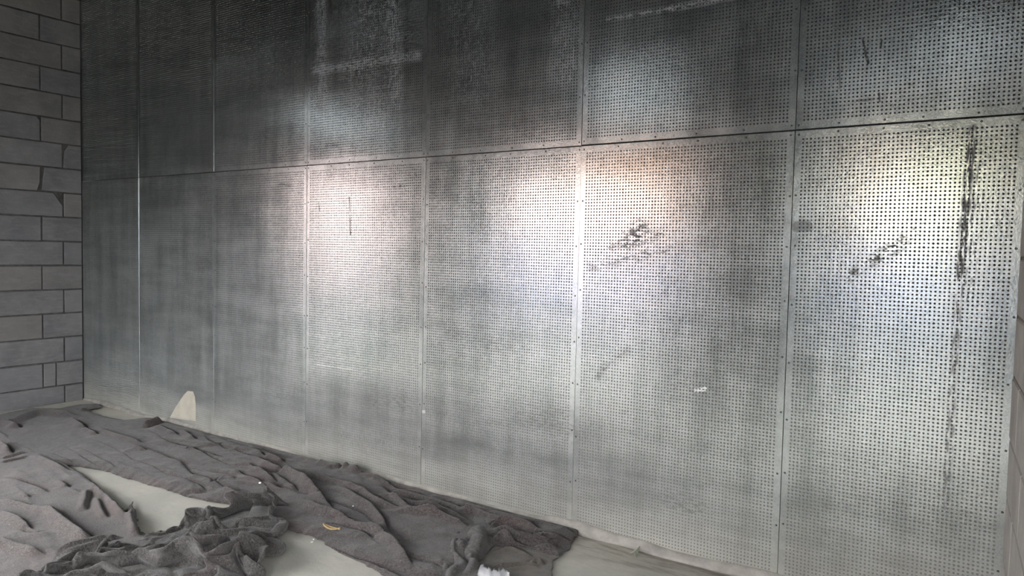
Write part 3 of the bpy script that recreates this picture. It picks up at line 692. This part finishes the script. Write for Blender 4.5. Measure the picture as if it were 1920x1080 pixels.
# crumpled cloth: a sheet laid in folds over its footprint is let fall and settles on itself
def sstep(t): t = np.clip(t, 0, 1); return t*t*(3-2*t)
def bend(X, Y, f, seed):
    g = np.random.default_rng(seed).random((64, 64)); X = X*f+20; Y = Y*f+20
    xi = np.floor(X).astype(int); yi = np.floor(Y).astype(int); fx, fy = X-xi, Y-yi
    fx = fx*fx*fx*(fx*(fx*6-15)+10); fy = fy*fy*fy*(fy*(fy*6-15)+10)
    a = g[xi % 64, yi % 64]; b = g[(xi+1) % 64, yi % 64]; c = g[xi % 64, (yi+1) % 64]; d = g[(xi+1) % 64, (yi+1) % 64]
    return (a*(1-fx)+b*fx)*(1-fy)+(c*(1-fx)+d*fx)*fy
def settle(quad, nx, ny, amp, seed, frames, big):
    """quad = tail corners, then head corners; returns the settled grid of points"""
    U, T_ = np.meshgrid(np.linspace(0, 1, nx), np.linspace(0, 1, ny)); P = [np.array(q) for q in quad]
    X, Y = ((P[0][k]*(1-U)+P[1][k]*U)*(1-T_)+(P[2][k]*(1-U)+P[3][k]*U)*T_ for k in (0, 1))
    if big:
        head = sstep((T_-.42)/.3)
        ph = 2*math.pi*(U*5.5+.9*bend(X, Y, 2.2, seed+1)+.5*bend(X, Y, 5, seed+2)+.5*T_); am = amp*(.45+.7*bend(X, Y, 2.5, seed+3))*(.75+.35*head)
        ph2 = 2*math.pi*(T_*7+bend(X, Y, 3, seed+6)+1.2*U); am2 = amp*(.15+.45*head)*bend(X, Y, 3.5, seed+7)*1.3
        Z = am*np.sin(ph)+am2*np.sin(ph2)+.05*bend(X, Y, 7, seed+4)+.07*bend(X, Y, 2.5, seed+5)+.07*head*np.sin(math.pi*U)
    else:
        ph = 2*math.pi*(U*2.6+.8*bend(X, Y, 4, seed+1)+.5*T_); am = amp*(.6+.6*bend(X, Y, 5, seed+3))
        ph2 = 2*math.pi*(T_*5+.8*bend(X, Y, 5, seed+6)); am2 = amp*.8*bend(X, Y, 6, seed+7)*(.5+T_)
        Z = am*np.sin(ph)+am2*np.sin(ph2)+.03*bend(X, Y, 9, seed+4)+.05*sstep((T_-.6)/.2)
    ax = P[1]-P[0]; ax = ax/np.hypot(*ax); bx = P[2]-P[0]; bx = bx/np.hypot(*bx)
    l1 = .6*am*np.cos(ph+.8); l2 = .6*am2*np.cos(ph2+.8)
    V = np.stack([X+ax[0]*l1+bx[0]*l2, Y+ax[1]*l1+bx[1]*l2, Z-Z.min()+.01], -1).reshape(-1, 3)
    j, i = np.meshgrid(np.arange(ny-1), np.arange(nx-1), indexing='ij'); j = j.ravel(); i = i.ravel()
    F = np.stack([j*nx+i, j*nx+i+1, (j+1)*nx+i+1, (j+1)*nx+i], 1)
    o = link('sheet', np_mesh('sheet', V, F)); g = link('ground', np_mesh('ground', [(-2, -6, 0), (9, -6, 0), (9, 4, 0), (-2, 4, 0)], [(0, 1, 2, 3)]))
    g.modifiers.new('collision', 'COLLISION'); g.collision.thickness_outer = .004; g.collision.cloth_friction = 25
    m = o.modifiers.new('cloth', 'CLOTH'); q = m.settings; q.quality = 4; q.mass = .35; q.tension_stiffness = 20; q.compression_stiffness = 12
    q.shear_stiffness = 8; q.bending_stiffness = .08; q.tension_damping = 8; q.compression_damping = 8; q.air_damping = 2
    c = m.collision_settings; c.use_collision = True; c.distance_min = .004; c.use_self_collision = True; c.self_distance_min = .006; c.self_friction = 15; c.collision_quality = 2
    m.point_cache.frame_end = frames+1; S.frame_end = frames+1
    for f in range(1, frames+1): S.frame_set(f)
    ev = o.evaluated_get(bpy.context.evaluated_depsgraph_get()); em = ev.to_mesh(); co = np.empty(len(em.vertices)*3); em.vertices.foreach_get('co', co); ev.to_mesh_clear()
    for t in (o, g): bpy.data.objects.remove(t)
    S.frame_set(1); S.frame_end = 1
    return co.reshape(ny, nx, 3), F
def crumpled(name, quad, nx, ny, amp, seed, frames, big, centre, scale, zs, humps, lift, mat, th):
    co, F = settle(quad, nx, ny, amp, seed, frames, big)
    sm = co.copy(); sm[1:-1, 1:-1] = .5*co[1:-1, 1:-1]+.125*(co[:-2, 1:-1]+co[2:, 1:-1]+co[1:-1, :-2]+co[1:-1, 2:])
    x, y, z = sm[..., 0], sm[..., 1], sm[..., 2]; mx, my = (x.min()+x.max())/2, (y.min()+y.max())/2
    x = centre[0]+(x-mx)*scale[0]; y = centre[1]+(y-my)*scale[1]; z = (z-z.min())*zs+lift
    for hx, hy, r, h in humps: z = z+h*np.exp(-((x-hx)**2+(y-hy)**2)/(r*r))
    o = link(name, np_mesh(name, np.stack([x, y, z], -1).reshape(-1, 3), F, True), mat)
    a = o.modifiers.new('smooth', 'SUBSURF'); a.levels = 1; a.render_levels = 1
    m = o.modifiers.new('thickness', 'SOLIDIFY'); m.thickness = th; m.offset = 1; return o
heap = crumpled('bunched_felt', [(4.24, -2.45), (3.78, -1.80), (5.08, -1.45), (4.20, -.80)], 84, 64, .085, 33, 40, True,
                (4.50, -1.62), (1.16, 1.24), 1.05, [(4.42, -1.02, .24, .06)], .012, heap_mat, .005)
tag(heap, 'large crumpled heap of dark grey felt between the two spread blankets', 'blanket')
C_out = [(812, 1085), (820, 1062), (842, 1048), (838, 1030), (846, 1008), (858, 992), (880, 990), (890, 976), (915, 985), (923, 1005), (922, 1035), (908, 1055), (890, 1066), (925, 1080), (920, 1120), (830, 1130)]
C_t = [([(893, 988), (899, 1000), (898, 1016)], .16, .055), ([(853, 1010), (846, 1030), (858, 1044), (866, 1056), (848, 1068), (844, 1084)], .10, .028), ([(872, 1010), (878, 1030), (888, 1050), (878, 1070)], .10, .03),
 ([(919, 1004), (918, 1030), (904, 1050), (896, 1062)], .08, .028), ([(820, 1075), (834, 1056), (832, 1082)], .075, .028), ([(868, 1080), (897, 1074), (920, 1080)], .06, .025), ([(852, 1000), (872, 1004)], .07, .025), ([(880, 1022), (895, 1032), (912, 1018)], .11, .03), ([(862, 1012), (868, 1024)], .12, .025)]
def h_C(X, Y, sdv):
    wx = X+.015*(fbm(X, Y, 10, 405)-.5); wy = Y+.015*(fbm(X, Y, 10, 415)-.5)
    H = .035+.01*np.clip(-sdv/.1, 0, 1)+0*X; H = tubes(H, wx, wy, C_t, .003, .7)
    rid = np.abs(2*fbm(wx, wy, 9, 425, 2)-1); H = H-.004*np.exp(-(rid/.05)**2)+.004*(fbm(X, Y, 18, 435, 2)-.5)
    edge = np.clip(-sdv/.03, 0, 1)**.5; H = .03+(H-.03)*edge
    z = np.zeros_like(X); return H, z, z
lump = heights_to_cloth('bunched_felt', [at(*p) for p in C_out], .007, h_C, heap_mat, th=.02, amp=.003, zmin=.03)
tag(lump, 'small knotted bunch of dark felt near the right end of the long blanket', 'blanket')

# ------------------------------------------------------------------ litter
plastic = N('white_plastic').fin((.33, .33, .34), .45, 0, None, .4)
strip_mat = mat_simple('dry_yellow_strip', (.30, .20, .095), (.42, .31, .17), 60)
paper = mat_simple('green_grey_scrap', (.38, .40, .33), (.46, .47, .40), 30)
crumb_mat = mat_simple('white_crumb', (.75, .74, .72), (.85, .84, .82), 50)
def sheet(name, grid, mat, th):
    n, m = len(grid), len(grid[0]); V = [v for r in grid for v in r]
    F = [(i*m+j, i*m+j+1, (i+1)*m+j+1, (i+1)*m+j) for i in range(n-1) for j in range(m-1)]
    o = link(name, np_mesh(name, V, F, True), mat); s = o.modifiers.new('thickness', 'SOLIDIFY'); s.thickness = th; return o
g = []; ctl = np.array([(905, 1059, 893, 1084), (912, 1064, 904, 1090), (921, 1068, 918, 1094), (930, 1069, 930, 1096), (940, 1069, 942, 1096), (947, 1067, 952, 1094), (953, 1077, 957, 1092)], float)
for k in range(25):
    u = k/24*6; i0 = min(int(u), 5); x0, y0, x1, y1 = ctl[i0]*(1-u+i0)+ctl[i0+1]*(u-i0)
    a = at(x0, y0, .075); b = at(x1, y1, .03); m1 = a*.65+b*.35; m2 = a*.3+b*.7
    g.append([(a[0]+random.uniform(-.004, .004), a[1]+random.uniform(-.004, .006), .079+random.uniform(-.010, .008)), (m1[0], m1[1], .078+random.uniform(-.004, .004)), (m2[0], m2[1], .060+.01*math.sin(k)), (b[0], b[1], .032)])
tag(sheet('torn_plastic', g, plastic, .002), 'torn piece of shiny white plastic lying by the knotted felt bunch', 'plastic scrap')
def tube(name, pts, r, mat):
    cu = bpy.data.curves.new(name, 'CURVE'); cu.dimensions = '3D'; sp = cu.splines.new('NURBS'); sp.points.add(len(pts)-1)
    for p, v in zip(sp.points, pts): p.co = (*v, 1)
    sp.use_endpoint_u = True; sp.order_u = 3; cu.bevel_depth = r; cu.bevel_resolution = 2; cu.resolution_u = 6
    tmp = bpy.data.objects.new('tmp', cu); COL.objects.link(tmp); dg = bpy.context.evaluated_depsgraph_get()
    me = bpy.data.meshes.new_from_object(tmp.evaluated_get(dg)); bpy.data.objects.remove(tmp)
    me.materials.clear(); return link(name, me, mat)
def hA_at(x, y):
    H, _, _ = h_A(np.array([[x]]), np.array([[y]]), np.array([[-1.0]])); return float(H[0, 0])
def on_felt(px_, py_, up):
    z = .02
    for _ in range(4):
        p = at(px_, py_, z); z = max(hA_at(p[0], p[1]), .006)
    return (p[0], p[1], z+up)
tag(tube('twisted_strip', [on_felt(x, y, .006) for x, y in [(637, 994), (625, 990), (612, 987), (606, 983), (608, 988), (618, 994), (630, 994), (638, 991)]], .005, strip_mat),
    'yellow twisted strip of dry tape lying on the long felt', 'scrap')
def scrap(name, pts, z, mat, label):
    P = [at(x, y, 0) for x, y in pts]; c = sum(P)/len(P)
    V = [(p[0], p[1], z+.012*((i*7) % 3)) for i, p in enumerate(P)]+[(c[0], c[1], z+.02)]; n = len(P)
    o = link(name, np_mesh(name, V, [(i, (i+1) % n, n) for i in range(n)]), mat); s = o.modifiers.new('thickness', 'SOLIDIFY'); s.thickness = .0015; s.offset = 1
    return tag(o, label, 'scrap')
scrap('paper_scrap', [(1180, 1038), (1190, 1035), (1200, 1031), (1196, 1040), (1192, 1051), (1188, 1044)], .002, paper, 'crumpled grey green scrap on the floor at the wall foot')
tag(tube('wire', [(*at(x, y)[:2], .004) for x, y in [(358, 987), (375, 980), (395, 973), (410, 968)]], .0022, backing), 'thin dark wire on the bare floor behind the crumpled heap', 'wire')
def crumb(x, y, r, label, fl=False):
    bm = bmesh.new(); bmesh.ops.create_icosphere(bm, subdivisions=1, radius=r)
    for v in bm.verts: v.co *= random.uniform(.75, 1.2); v.co.z *= .6
    me = bpy.data.meshes.new('plaster_crumb'); bm.to_mesh(me); bm.free(); o = link('plaster_crumb', me, crumb_mat)
    o.location = (*at(x, y)[:2], r*.6) if fl else on_felt(x, y, r*.4); tag(o, label, 'crumb', 'plaster crumbs')
crumb(488, 909, .010, 'white plaster crumb on the wrinkled middle of the long felt')
crumb(662, 942, .008, 'white plaster crumb on the long felt right of centre')
crumb(218, 790, .006, 'white plaster crumb on the long felt near its far left corner')
crumb(588, 1012, .006, 'white plaster crumb at the edge of the long felt beside the heap')
crumb(585, 1018, .009, 'white plaster flake on the bare floor right of the heap', True)
